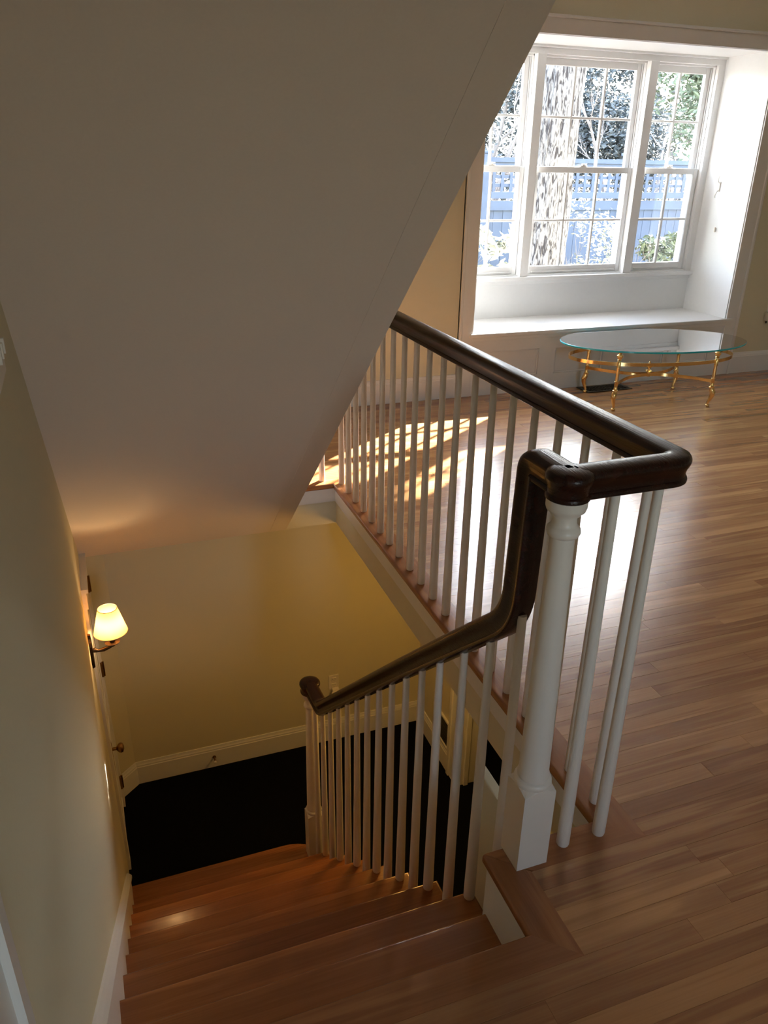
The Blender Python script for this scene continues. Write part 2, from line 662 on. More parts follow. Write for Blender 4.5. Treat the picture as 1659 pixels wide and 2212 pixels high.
ROW = 0.0575
planks = []
y = -0.315 - 22 * ROW
rng = random.Random(3)
while y < WIN_Y - 0.01:
    y1 = min(y + ROW, WIN_Y)
    yc = (y + y1) / 2
    if yc < -0.315:
        xa = wall_x(yc)
    elif yc < -0.085:
        xa = -0.235
    elif yc < 2.56:
        xa = 0.10
    else:
        xa = wall_x(yc)
    x = xa
    first = True
    while x < 5.99:
        ln = rng.uniform(0.55, 1.5)
        if first:
            ln *= rng.uniform(0.3, 1.0)
            first = False
        x1 = min(x + ln, 6.0)
        if 6.0 - x1 < 0.25:
            x1 = 6.0
        # how much of the picture this board takes
        q = [project((a, b, 0)) for a, b in ((max(x, -9), y), (x1, y), (x1, y1), (x, y1))]
        area = 0
        if all(q):
            q = [(min(max(u, 0), W_PX), min(max(v, 0), H_PX)) for u, v in q]
            area = abs(sum(q[i][0] * q[(i + 1) % 4][1] - q[(i + 1) % 4][0] * q[i][1] for i in range(4))) / 2
        planks.append((area, x, x1, y, y1, rng.random(), rng.uniform(0, 0.0006)))
        x = x1
    y = y1
planks.sort(key=lambda p: -p[0])


def plank_mesh(mb, x0, x1, y0, y1, dz, org=(0, 0, 0)):
    g, c, zt = 0.00018, 0.0002, -dz * 0.4
    ox, oy, oz = org
    a0, a1, b0, b1 = x0 + g - ox, x1 - g - ox, y0 + g - oy, y1 - g - oy
    vs = [(a0, b0, -0.02), (a1, b0, -0.02), (a1, b1, -0.02), (a0, b1, -0.02),
          (a0, b0, zt - c), (a1, b0, zt - c), (a1, b1, zt - c), (a0, b1, zt - c),
          (a0 + c, b0 + c, zt), (a1 - c, b0 + c, zt), (a1 - c, b1 - c, zt), (a0 + c, b1 - c, zt)]
    fs = [(0, 1, 5, 4), (1, 2, 6, 5), (2, 3, 7, 6), (3, 0, 4, 7), (4, 5, 9, 8), (5, 6, 10, 9), (6, 7, 11, 10),
          (7, 4, 8, 11), (8, 9, 10, 11)]
    mb.add(vs, fs)
    return len(fs)


rest, rest_tone = MB(), []
for i, (area, x0, x1, y0, y1, tone, dz) in enumerate(planks):
    if i < 295 and area > 25:
        mb = MB()
        plank_mesh(mb, x0, x1, y0, y1, dz, (x0, y0, 0))
        mb.build('floorboard', 'oak_floor', floor, tone=tone, loc=(x0, y0, 0))
    else:
        n = plank_mesh(rest, x0, x1, y0, y1, dz)
        rest_tone += [tone] * n
ro = rest.build('floorboard_field', 'oak_floor', floor, tone=rest_tone)
ro['kind'] = 'stuff'

# --- white fascia boards and painted wall below the floor edge
m = MB()
m.box(0.012, 0.02, 0.0, WELL_L + 0.012, -0.108, -0.03)
m.box(wall_x(2.5), 0.02, WELL_L + 0.012, WELL_L + 0.02, -0.108, -0.03)
m.box(-0.304, 0.012, -0.02, -0.012, -0.108, -0.03)
m.box(-0.304, -0.155, -0.036, -0.021, -0.95, -0.06)
struct(m.build('trim_2', 'trim_paint'), 'white fascia board under the oak nosing of the stairwell')
m = MB()
m.box(-0.313, -0.305, Y_TOP - 0.02, -0.006, -0.243, -0.03)
struct(m.build('trim_3', 'trim_paint'), 'white fascia board beside the top step')
# wall end below the newel, at the side of the stairs
m = MB()
m.box(-0.185, -0.155, -0.02, 0.32, Z_LOW, -0.04, 0.004)
struct(m.build('wall_stub', 'wall_paint'), 'short white painted wall end beside the top steps')

# --- underside of the upper flight
SL = 0.884


def soff(y, d=0.0):
    return Z_LOWCLG + SL * (WELL_L + 0.02 - y) + d


m = MB()
yt = WELL_L + 0.02 - (Z_CLG + 0.1 - Z_LOWCLG) / SL
m.prism([(WELL_L + 0.02, soff(WELL_L + 0.02)), (yt, soff(yt)), (yt, soff(yt) + 0.3), (WELL_L + 0.02, soff(WELL_L + 0.02) + 0.3)],
        lambda p: (-1.42, p[0], p[1]), lambda p: (-0.30, p[0], p[1]))
struct(m.build('ceiling_slope', 'soffit_paint'), 'sloping underside of the upper stair flight')
m = MB()
m.prism([(WELL_L + 0.02, soff(WELL_L + 0.02, -0.0015)), (yt, soff(yt, -0.0015)), (yt, soff(yt) + 0.34), (WELL_L + 0.02, soff(WELL_L + 0.02) + 0.34)],
        lambda p: (-0.352, p[0], p[1]), lambda p: (-0.262, p[0], p[1]))
struct(m.build('trim_4', 'soffit_paint'), 'flat stringer board along the edge of the sloping ceiling')

# --- lower hall
m = MB()
m.box(-1.6, 4.0, -2.0, 3.2, Z_LOW - 0.1, Z_LOW)
struct(m.build('floor_lower', 'carpet'), 'black carpet of the lower hall')
m = MB()
FAR_Y = 2.70
m.box(-1.6, 0.80, FAR_Y, FAR_Y + 0.12, Z_LOW, Z_LOWCLG)
m.prism([(-1.21, FAR_Y), (wall_x(2.6) - 0.02, 2.60), (wall_x(2.6) - 0.02, FAR_Y)],
        lambda p: (p[0], p[1], Z_LOW), lambda p: (p[0], p[1], Z_LOWCLG))
struct(m.build('wall_lower_far', 'wall_paint'), 'yellow lit far wall of the lower hall')
m = MB()
m.box(0.655, 0.78, 2.05, FAR_Y, Z_LOW, Z_LOWCLG)
m.box(0.655, 0.78, -2.0, 1.15, Z_LOW, Z_LOWCLG)
struct(m.build('wall_lower_right', 'wall_paint'), 'cream wall of the lower hall with a doorway')
m = MB()
m.box(3.9, 4.0, -2.0, 3.2, Z_LOW, Z_LOWCLG)
m.box(0.78, 4.0, 3.1, 3.2, Z_LOW, Z_LOWCLG)
m.box(-1.6, 4.0, -2.1, -2.0, Z_LOW, Z_LOWCLG)
struct(m.build('wall_lower_back', 'wall_paint'), 'walls of the room beyond the lower doorway')


def base_profile(h):
    return [(0, 0), (0.016, 0), (0.016, h - 0.035), (0.013, h - 0.03), (0.013, h - 0.022), (0.009, h - 0.014), (0.006, h), (0, h)]


def baseboard(name, pts, h, z0, label, side=1):
    """profiled baseboard along a plan polyline; the profile leans to the left of travel for side=1"""
    mb = MB()
    n = len(pts)
    P = [Vector((p[0], p[1], 0)) for p in pts]
    offs = []
    for i in range(n):
        ds = []
        if i > 0:
            ds.append((P[i] - P[i - 1]).normalized())
        if i < n - 1:
            ds.append((P[i + 1] - P[i]).normalized())
        ns = [Vector((-d.y, d.x, 0)) * side for d in ds]
        b = sum(ns, Vector()).normalized()
        offs.append(b / max(0.3, b.dot(ns[0])))
    prof = base_profile(h)
    k = len(prof)
    vs = [P[i] + offs[i] * a + Vector((0, 0, z0 + z)) for i in range(n) for a, z in prof]
    fs = [(i * k + j, i * k + (j + 1) % k, (i + 1) * k + (j + 1) % k, (i + 1) * k + j) for i in range(n - 1) for j in range(k)]
    fs += [tuple(range(k)), tuple(reversed(range((n - 1) * k, n * k)))]
    mb.add(vs, fs)
    return struct(mb.build(name, 'trim_paint'), label)


baseboard('baseboard_lower', [(0.655, 2.16), (0.655, FAR_Y), (-1.21, FAR_Y), (wall_x(2.6), 2.605)], 0.16, Z_LOW,
          'white baseboard around the black carpet of the lower hall')
baseboard('baseboard_far', [(1.32, WIN_Y), (-1.33, WIN_Y)], 0.172, 0, 'white baseboard left of the window recess')
baseboard('baseboard_right', [(5.99, WIN_Y), (3.835, WIN_Y)], 0.172, 0, 'white baseboard behind the glass table')

# casing of the lower doorway
m = MB()
m.box(0.638, 0.655, 2.045, 2.155, Z_LOW, Z_LOWCLG, 0.003)
m.box(0.630, 0.656, 2.130, 2.160, Z_LOW, Z_LOWCLG, 0.003)
m.box(0.645, 0.80, 2.030, 2.052, Z_LOW, Z_LOWCLG, 0.002)
m.box(0.690, 0.72, 2.018, 2.034, Z_LOW, Z_LOWCLG, 0.002)
struct(m.build('trim_5', 'trim_paint'), 'white casing of the doorway off the lower hall')

# --- recess front: casings, header
m = MB()
for x0, x1, s in ((1.32, OPEN_X0, -1), (OPEN_X1, 3.825, 1)):
    m.box(x0, x1, WIN_Y - 0.022, WIN_Y, 0, 2.329, 0.003)
    xo = x0 if s < 0 else x1
    m.box(min(xo, xo - s * 0.022), max(xo, xo - s * 0.022), WIN_Y - 0.034, WIN_Y, 0, 2.329, 0.004)
    xi = x1 if s < 0 else x0
    m.box(xi - 0.008, xi + 0.008, WIN_Y - 0.012, WIN_Y + 0.01, 0.46, 2.335, 0.003)
struct(m.build('trim_6', 'trim_paint'), 'white casings at the sides of the window recess')
m = MB()
m.box(1.32, 3.825, WIN_Y - 0.022, WIN_Y, 2.33, 2.42, 0.003)
m.box(1.31, 3.835, WIN_Y - 0.036, WIN_Y, 2.42, 2.438, 0.005)
m.box(1.44, 3.70, WIN_Y - 0.012, WIN_Y + 0.05, 2.326, 2.338, 0.003)
struct(m.build('trim_7', 'trim_paint'), 'white header board above the window recess')

# ------------------------------------------------------------------ windows in the recess
Z_SILL, Z_HEAD = 0.775, 2.285
WX = [(1.505, 2.05, 2), (2.12, 3.002, 3), (3.077, 3.638, 2)]
m = MB()
m.box(OPEN_X0, 1.505, REC_Y - 0.012, REC_Y + 0.02, Z_SILL, Z_HEAD, 0.002)
m.box(3.638, OPEN_X1, REC_Y - 0.012, REC_Y + 0.02, Z_SILL, Z_HEAD, 0.002)
m.box(OPEN_X0, OPEN_X1, REC_Y - 0.012, REC_Y + 0.02, Z_HEAD, 2.345, 0.002)
m.box(OPEN_X0 + 0.002, OPEN_X1 - 0.002, REC_Y - 0.034, REC_Y + 0.0, 2.325, 2.345, 0.004)
struct(m.build('trim_8', 'trim_paint'), 'white casing around the three windows')
for i, (a, b) in enumerate(((2.05, 2.12), (3.002, 3.077))):
    m = MB()
    m.box(a, b, REC_Y - 0.03, 4.41, Z_SILL, Z_HEAD, 0.003)
    struct(m.build('trim_%d' % (9 + i), 'trim_paint'), 'white mullion post between the middle window and its %s neighbour' % ('narrow left', 'narrow right')[i])
m = MB()
m.box(OPEN_X0, OPEN_X1 + 0.0, REC_Y - 0.045, 4.5, 0.745, Z_SILL, 0.005)
m.box(OPEN_X0, OPEN_X1, REC_Y - 0.012, REC_Y, 0.715, 0.745, 0.002)
struct(m.build('trim_11', 'trim_paint'), 'white window sill under the three windows')
m = MB()
m.box(OPEN_X0, OPEN_X1, 4.45, 4.5, 2.285, 2.345)
m.box(OPEN_X0, 1.505, REC_Y + 0.02, 4.42, Z_SILL, 2.345)
m.box(3.638, OPEN_X1, REC_Y + 0.02, 4.42, Z_SILL, 2.345)
m.box(OPEN_X0, OPEN_X1, REC_Y + 0.02, 4.5, 2.285, 2.345)
struct(m.build('trim_12', 'trim_paint'), 'white box frame behind the window casing')


def sash(parent, x0, x1, z0, z1, ya, yb, cols, rows, top_rail, bot_rail, stile=0.036, mun=0.017):
    m = MB()
    m.box(x0, x0 + stile, ya, yb, z0, z1, 0.002)
    m.box(x1 - stile, x1, ya, yb, z0, z1, 0.002)
    m.box(x0 + stile, x1 - stile, ya, yb, z0, z0 + bot_rail, 0.002)
    m.box(x0 + stile, x1 - stile, ya, yb, z1 - top_rail, z1, 0.002)
    s = m.build('sash', 'trim_paint', parent)
    gx0, gx1, gz0, gz1 = x0 + stile, x1 - stile, z0 + bot_rail, z1 - top_rail
    cw = (gx1 - gx0 - (cols - 1) * mun) / cols
    rh = (gz1 - gz0 - (rows - 1) * mun) / rows
    yc = (ya + yb) / 2
    for c in range(1, cols):
        xc = gx0 + c * cw + (c - 0.5) * mun
        MB().box(xc - mun / 2, xc + mun / 2, ya + 0.005, yb - 0.005, gz0, gz1, 0.003).build('muntin', 'trim_paint', s)
    for r in range(1, rows):
        zc = gz0 + r * rh + (r - 0.5) * mun
        MB().box(gx0, gx1, ya + 0.006, yb - 0.006, zc - mun / 2, zc + mun / 2, 0.003).build('muntin', 'trim_paint', s)
    for c in range(cols):
        for r in range(rows):
            xa, za = gx0 + c * (cw + mun), gz0 + r * (rh + mun)
            me = MB().add([(xa, yc, za), (xa + cw, yc, za), (xa + cw, yc, za + rh), (xa, yc, za + rh)], [(0, 1, 2, 3)])
            me.build('pane', 'window_glass', s)
    return s


WLAB = ['narrow double hung window beside the dark stair rail side of the recess', 'wide double hung window in the middle of the recess',
        'narrow double hung window beside the brightly lit right jamb']
WLAB[0] = 'narrow double hung window at the end of the recess towards the stairs'
WLAB[2] = 'narrow double hung window at the end of the recess away from the stairs'
for i, (x0, x1, nc) in enumerate(WX):
    w = thing('window_%d' % (i + 1), WLAB[i], None, ((x0 + x1) / 2, REC_Y + 0.04, Z_SILL), kind='structure')
    m = MB()
    for xj, s in ((x0, 1), (x1, -1)):
        for k in range(3):                      # stepped jamb liner with the sash tracks
            xa, xb = sorted((xj, xj + s * (0.006 + 0.005 * k)))
            m.box(xa, xb, REC_Y + 0.02 + k * 0.03, REC_Y + 0.045 + k * 0.045, Z_SILL, Z_HEAD)
    m.box(x0, x1, REC_Y + 0.02, REC_Y + 0.1, Z_HEAD - 0.012, Z_HEAD)
    m.box(x0, x1, REC_Y + 0.0, REC_Y + 0.14, Z_SILL, Z_SILL + 0.012)
    m.build('window_frame', 'trim_paint', w)
    lo = sash(w, x0 + 0.010, x1 - 0.010, Z_SILL + 0.012, 1.562, REC_Y + 0.022, REC_Y + 0.056, nc, 2, 0.042, 0.058)
    up = sash(w, x0 + 0.014, x1 - 0.014, 1.528, Z_HEAD - 0.012, REC_Y + 0.062, REC_Y + 0.096, nc, 2, 0.045, 0.036)
    xm = (x0 + x1) / 2
    m = MB()
    m.box(xm - 0.03, xm + 0.03, REC_Y + 0.03, REC_Y + 0.055, 1.562, 1.572, 0.003)
    m.lathe([(0.014, 0), (0.014, 0.01), (0.008, 0.014)], xm, REC_Y + 0.043, 1.572, 12)
    m.box(xm - 0.006, xm + 0.03, REC_Y + 0.036, REC_Y + 0.05, 1.578, 1.586, 0.002)
    m.build('sash_lock', 'plastic_white', lo, smooth=40)
    m = MB()
    m.box(x0 + 0.06, x1 - 0.06, REC_Y + 0.012, REC_Y + 0.024, Z_SILL + 0.026, Z_SILL + 0.034, 0.002)
    m.build('sash_lift', 'trim_paint', lo)

# small cord cleat and hook on the right jamb of the recess
m = MB()
m.box(3.688, 3.697, 4.10, 4.118, 1.40, 1.47, 0.003)
m.tube([(3.69, 4.11, 1.46), (3.675, 4.11, 1.475), (3.668, 4.105, 1.50), (3.676, 4.10, 1.515)], 0.004, 8)
m.tube([(3.69, 4.11, 1.41), (3.675, 4.11, 1.395), (3.668, 4.115, 1.37), (3.676, 4.12, 1.355)], 0.004, 8)
tag(m.build('cord_cleat', 'plastic_white', smooth=40), 'small white cord cleat on the bright jamb of the window recess', 'cleat')
m = MB()
m.lathe([(0.007, 0), (0.007, 0.03), (0.004, 0.034)], 3.69, 4.07, 1.10, 10)
tag(m.build('jamb_hook', 'plastic_white', smooth=40), 'tiny white peg low on the bright jamb of the window recess', 'peg')

# --- window seat
seat = thing('window_seat', 'white built-in window seat with panelled front under the windows', 'window seat', (2.57, 4.0, 0))
m = MB()
m.box(1.404, 3.768, WIN_Y - 0.038, WIN_Y, 0.432, 0.462, 0.009)
m.box(OPEN_X0 + 0.004, OPEN_X1 - 0.004, WIN_Y - 0.02, REC_Y - 0.001, 0.434, 0.4615)
m.build('seat_board', 'trim_paint', seat, smooth=40)
m = MB()
m.box(1.43, 3.705, WIN_Y - 0.024, WIN_Y - 0.006, 0.405, 0.432, 0.004)
m.build('bed_moulding', 'trim_paint', seat)
PX = [(1.565, 1.995), (2.136, 2.566), (2.707, 3.137), (3.278, 3.580)]
m = MB()
m.box(OPEN_X0, OPEN_X1, WIN_Y - 0.014, WIN_Y + 0.004, 0.325, 0.405)
m.box(OPEN_X0, OPEN_X1, WIN_Y - 0.014, WIN_Y + 0.004, 0.0, 0.125)
ex = [OPEN_X0] + [v for p in PX for v in p] + [OPEN_X1]
for i in range(0, len(ex), 2):
    m.box(ex[i], ex[i + 1], WIN_Y - 0.014, WIN_Y + 0.004, 0.125, 0.325)
m.build('front_frame', 'trim_paint', seat)
for a, b in PX:
    m = MB()
    m.box(a, b, WIN_Y + 0.002, WIN_Y + 0.01, 0.125, 0.325)
    for q in ((a, a + 0.012, 0.125, 0.325), (b - 0.012, b, 0.125, 0.325)):
        m.box(q[0], q[1], WIN_Y - 0.006, WIN_Y + 0.004, q[2], q[3], 0.003)
    for q in ((0.125, 0.137), (0.313, 0.325)):
        m.box(a, b, WIN_Y - 0.006, WIN_Y + 0.004, q[0], q[1], 0.003)
    m.build('panel', 'trim_paint', seat)
m = MB()
m.box(OPEN_X0 + 0.01, OPEN_X1 - 0.01, WIN_Y + 0.012, REC_Y - 0.002, 0, 0.43)
m.build('seat_box', 'trim_paint', seat)

# ------------------------------------------------------------------ the stairs
stairs = thing('staircase', 'oak staircase going down beside the cream wall to the black carpet', 'staircase', (-0.8, 0.7, Z_LOW))
NT = 9
for k in range(1, NT + 1):
    yn = nosing_y(k)
    z = -RISE * k
    yb_ = yn - RUN - 0.012
    xl = wall_x(yn, 0.004)
    if k == 1:
        poly = [(xl, yb_), (-0.305, yb_), (-0.305, yn), (xl, yn)]
    elif k < NT:
        xr = stair_x(yn) + 0.042
        poly = [(xl, yb_), (xr + 0.004, yb_), (xr, yn), (xl, yn)]
    else:
        yn += 0.065
        xr = stair_x(yn) + 0.062
        poly = [(xl, yb_), (xr, yb_), (xr, yn - 0.16)]
        for a in range(1, 9):
            t = a / 8 * PI / 2
            poly.append((xr - 0.20 + 0.20 * math.cos(t), yn - 0.16 + 0.16 * math.sin(t)))
        poly.append((xl, yn))
    nosed('tread', poly, 'oak_tread', stairs, z - 0.027, z, 0.010, tone=rng.random())
    yr = nosing_y(k - 1) - 0.022
    m = MB()
    m.box(wall_x(yr, 0.004), (-0.305 if k < 3 else stair_x(yr) + 0.03), yr - 0.018, yr, z, z + RISE - 0.025)
    m.build('riser', 'oak_tread', stairs, tone=rng.random())
m = MB()
yr = nosing_y(NT) + 0.065 - 0.028
m.box(wall_x(yr, 0.004), stair_x(yr) - 0.06, yr - 0.018, yr, Z_LOW, -RISE * NT - 0.025)
m.build('riser', 'oak_tread', stairs, tone=0.5)
# wall skirt
m = MB()
SK = 0.125


def nl(y):
    return -RISE * (y - Y_TOP) / RUN


yl0, yl1 = Y_TOP - 0.12, nosing_y(NT) + 0.05
pts = [(yl0, 0.125), (yl0, -0.35), (yl1, nl(yl1) - 0.35), (yl1, nl(yl1) + SK), (Y_TOP - 0.02, 0.13)]
m.prism(pts, lambda p: (wall_x(p[0], 0.0), p[0], p[1]), lambda p: (wall_x(p[0], 0.016), p[0], p[1]))
top = [(yl0, 0.125), (Y_TOP - 0.02, 0.13), (yl1, nl(yl1) + SK)]
m.sweep([(-0.003, -0.014), (0.012, -0.014), (0.024, -0.008), (0.024, 0.004), (0.016, 0.012), (0.006, 0.018), (-0.003, 0.018)],
        [(wall_x(a, 0.0), a, b) for a, b in top], lambda t: Vector((1, 0, 0)))
m.build('skirt_board', 'trim_paint', stairs)
# open stringer under the tread ends
m = MB()
ys0, ys1 = -0.02, nosing_y(NT) - 0.05
m.prism([(ys0, nl(ys0) - 0.20), (ys1, nl(ys1) - 0.20), (ys1, Z_LOW), (ys1 - 0.35, Z_LOW), (ys0, nl(ys0) - 0.50)],
        lambda p: (stair_x(p[0]) - 0.005, p[0], p[1]), lambda p: (stair_x(p[0]) + 0.018, p[0], p[1]))
m.build('stringer', 'trim_paint', stairs)

# ------------------------------------------------------------------ the balustrade
bal = thing('stair_balustrade', 'dark wooden handrail on white turned balusters around the stairwell', 'balustrade', (0.0, 0.0, 0.0))
RW, RH = 0.030, 0.064
half = [(0.0225, 0), (0.0268, 0.003), (0.0272, 0.009), (0.0255, 0.0125), (0.0225, 0.014), (0.0222, 0.022), (0.0240, 0.031), (0.0282, 0.039), (0.0306, 0.046),
        (0.0300, 0.053), (0.0262, 0.0595), (0.018, 0.0632), (0.007, 0.0645)]
PROF = [(a, b - RH / 2) for a, b in half] + [(-a, b - RH / 2) for a, b in reversed(half)]
ZU = 0.972                          # underside of the level rail
ZC = ZU + RH / 2
NX, NY = -0.228, -0.031             # top newel
GX = 0.044                          # line of the level balusters along the floor edge
level = fillet([(-1.10, WELL_L + 0.045, ZC), (GX, WELL_L + 0.045, ZC), (GX, NY, ZC), (NX + 0.01, NY, ZC)], [0.034, 0.034], 8)
UPV = Vector((0, 0, 1))
m = MB()
m.sweep(PROF, level, lambda t: t.cross(UPV))
m.build('handrail', 'rail_wood_y', bal, smooth=50, tone=0.0)


def rail_c(y):                      # centre line of the raking rail
    return 0.160 - 0.935 * (y - 0.592)


GY = 0.096
ZL = -0.668                         # centre of the level end over the bottom newel
y3 = 0.592 + (0.160 - ZL) / 0.935
BNX, BNY = stair_x(1.65), 1.65
rake = fillet([(NX, NY, ZC), (-0.230, GY, ZC), (-0.240, GY, rail_c(GY)), (-0.272, 0.33, rail_c(0.33)), (stair_x(0.62), 0.62, rail_c(0.62)),
               (stair_x(y3), y3, ZL), (BNX, BNY, ZL)], [0.022, 0.17, 0.4, 0.4, 0.10], 12)
m = MB()
m.sweep(PROF, rake, lambda t: Vector((1, 0, 0)))
hr2 = m.build('handrail', 'rail_wood_y', bal, smooth=50, tone=0.0)


def newel(name, x, y, z0, block, z_ring, z_top, rcap, sc_=1.0):
    p = thing(name, '', None, (x, y, z0))
    del p['label']
    p.parent = bal
    w = 0.0415 * sc_
    # square block with the top cut down to the ring
    bm = bmesh.new()
    zt = block
    vs = [(-w, -w, 0), (w, -w, 0), (w, w, 0), (-w, w, 0), (-w, -w, zt), (w, -w, zt), (w, w, zt), (-w, w, zt)]
    mb = MB()
    mb.add(vs, [(3, 2, 1, 0), (0, 1, 5, 4), (1, 2, 6, 5), (2, 3, 7, 6), (3, 0, 4, 7)])
    # lamb's tongue: four corner triangles rising to a circle
    n = 24
    circ = []
    for k in range(n):
        a = 2 * PI * k / n
        circ.append((0.040 * sc_ * math.cos(a), 0.040 * sc_ * math.sin(a), zt + 0.012))
    sq = []
    for k in range(n):
        a = 2 * PI * k / n
        r = w / max(abs(math.cos(a)), abs(math.sin(a)))
        cz = 0.0 + 0.010 * (1 - (r - w) / (w * 0.4143))
        sq.append((r * math.cos(a), r * math.sin(a), zt + max(0, cz) * 0.9))
    base = len(mb.v)
    mb.v += sq + circ
    for k in range(n):
        k2 = (k + 1) % n
        mb.f.append((base + k, base + k2, base + n + k2, base + n + k))
    # side faces between straight edge and curved top
    for k in range(n):
        k2 = (k + 1) % n
        a, b = sq[k], sq[k2]
        i0 = len(mb.v)
        mb.v += [(a[0], a[1], zt), (b[0], b[1], zt)]
        mb.f.append((i0, i0 + 1, base + k2, base + k))
    mb.build('base_block', 'baluster_paint', p, loc=(0, 0, 0)).matrix_parent_inverse = Matrix()
    s = sc_
    prof = [(0.036 * s, block + 0.006), (0.0425 * s, block + 0.011), (0.0450 * s, block + 0.017), (0.0445 * s, block + 0.023), (0.0405 * s, block + 0.028),
            (0.0375 * s, block + 0.030), (0.0385 * s, block + 0.034), (0.0385 * s, block + 0.038), (0.0355 * s, block + 0.044)]
    h = z_ring - (block + 0.044)
    for t in (0.15, 0.4, 0.7, 1.0):
        prof.append(((0.0355 - 0.0105 * t ** 1.2) * s, block + 0.044 + h * t))
    mb = MB()
    prof += [(0.0265 * s, z_ring + 0.001), (0.0320 * s, z_ring + 0.004), (0.0350 * s, z_ring + 0.011), (0.0340 * s, z_ring + 0.019),
             (0.0285 * s, z_ring + 0.025), (0.0252 * s, z_ring + 0.030), (0.0245 * s, z_ring + 0.042), (0.0262 * s, z_ring + 0.048),
             (0.0310 * s, z_ring + 0.0505), (0.0318 * s, z_ring + 0.054), (0.0390 * s, z_ring + 0.060), (0.0415 * s, z_ring + 0.068), (0.0415 * s, z_top)]
    mb.lathe(prof, 0, 0, 0, 28)
    mb.build('turned_shaft', 'baluster_paint', p, smooth=40).matrix_parent_inverse = Matrix()
    return p


nt_ = newel('newel_post', NX, NY, 0.0, 0.232, 0.889, 0.974, 0.046)
nb_ = newel('newel_post', BNX, BNY, -RISE * NT, 0.30, 0.968, -RISE * 0 + (ZL - RH / 2) + RISE * NT + 0.004, 0.046, 0.92)
# turned caps where the rails meet the newels
CAP = [(0.0405, 0.0), (0.0448, 0.003), (0.0452, 0.009), (0.0435, 0.0125), (0.0415, 0.014), (0.0418, 0.022), (0.0435, 0.031), (0.0470, 0.039), (0.0490, 0.046),
       (0.0482, 0.053), (0.044, 0.0590), (0.034, 0.0628), (0.015, 0.0645), (0.003, 0.0645)]
for p, x, y, z in ((nt_, NX, NY, ZU), (nb_, BNX, BNY, ZL - RH / 2)):
    m = MB().lathe(CAP, x - p.location.x, y - p.location.y, z - p.location.z, 32)
    m.build('rail_cap', 'rail_wood_y', p, smooth=50, tone=0.0).matrix_parent_inverse = Matrix()


def baluster_mesh(h, rb=0.0165, rt=0.0105):
    prof = [(rb * 0.93, 0.0), (rb, 0.004), (rb, 0.06)]
    for t in (0.3, 0.6, 1.0):
        prof.append((rb + (rt - rb) * ((0.06 + (h - 0.06) * t) / h), 0.06 + (h - 0.06) * t))
    return MB().lathe(prof, 0, 0, 0, 16).mesh('baluster', 'baluster_paint', smooth=40)


b_level = baluster_mesh(ZU + 0.004)


def baluster(me, x, y, z):
    o = bpy.data.objects.new('baluster', me)
    COL.objects.link(o)
    o.parent = bal
    o.location = (x, y, z)
    return o


yy = 2.4366
while yy > 0.03:
    baluster(b_level, GX, yy, 0)
    yy -= 0.125
baluster(b_level, -0.0105, -0.034, 0)
baluster(b_level, -0.1165, -0.034, 0)
for k in range(8):
    baluster(b_level, -0.045 - 0.125 * k, WELL_L + 0.06, 0)
for j in range(-1, 14):
    yb_ = 0.180 + 0.10715 * j
    tread_n = 2 + (j + 1) // 2
    z = -RISE * tread_n
    top = rail_c(yb_) - (RH / 2) * math.sqrt(1 + 0.935 ** 2) + 0.006
    if yb_ > y3 - 0.03:
        top = max(top, ZL - RH / 2 + 0.004)
    if j == -1:
        top = 0.640
    bx_ = stair_x(yb_)
    if yb_ < 0.33:
        bx_ = -0.240 - 0.032 * (yb_ - 0.096) / 0.234
    baluster(baluster_mesh(top - z), bx_, yb_, z)

# ------------------------------------------------------------------ lower hall door in the left wall
YD0, YD1 = 2.13, 2.52
door = thing('door_1', 'white panelled closet door at the foot of the stairs', None, (wall_x(2.3), 2.3, Z_LOW), kind='structure')
ZD = -0.30


def wbox(mb, y0, y1, z0, z1, o0, o1):
    """box lying on the left wall: offsets are measured out from the wall face"""
    mb.prism([(y0, z0), (y1, z0), (y1, z1), (y0, z1)], lambda p: (wall_x(p[0], o0), p[0], p[1]), lambda p: (wall_x(p[0], o1), p[0], p[1]))
    return mb


m = MB()
wbox(m, YD0 - 0.085, YD0, Z_LOW, ZD + 0.0, 0, 0.014)
wbox(m, YD1, YD1 + 0.075, Z_LOW, ZD + 0.0, 0, 0.020)
wbox(m, YD0 - 0.085, YD1 + 0.075, ZD, ZD + 0.085, 0, 0.020)
wbox(m, YD0 - 0.09, YD1 + 0.08, ZD + 0.085, ZD + 0.105, 0, 0.030)
m.build('casing', 'trim_matte', door)
m = MB()
wbox(m, YD0, YD1, Z_LOW + 0.01, ZD, 0, 0.008)
m.build('door_leaf', 'trim_matte', door)
for a, b in ((Z_LOW + 0.15, Z_LOW + 0.75), (Z_LOW + 0.9, ZD - 0.1)):
    m = MB()
    for q in ((YD0 + 0.08, YD0 + 0.09, a, b), (YD1 - 0.09, YD1 - 0.08, a, b), (YD0 + 0.08, YD1 - 0.08, a, a + 0.01), (YD0 + 0.08, YD1 - 0.08, b - 0.01, b)):
        wbox(m, q[0], q[1], q[2], q[3], 0.008, 0.013)
    m.build('panel_moulding', 'trim_paint', door)
for zc in (-0.42, -0.95, -1.75):
    m = MB()
    m.tube([(wall_x(YD1, 0.024), YD1 - 0.004, zc - 0.045), (wall_x(YD1, 0.024), YD1 - 0.004, zc + 0.045)], 0.006, 10)
    wbox(m, YD1 - 0.022, YD1 - 0.004, zc - 0.042, zc + 0.042, 0.008, 0.022)
    m.build('hinge', 'old_brass', door, smooth=40)
zc, yk = -1.235, YD0 + 0.06
m = MB()
wbox(m, yk - 0.022, yk + 0.022, zc - 0.13, zc + 0.03, 0.008, 0.013)
kp = m.build('lock_plate', 'old_brass', door)
m = MB()
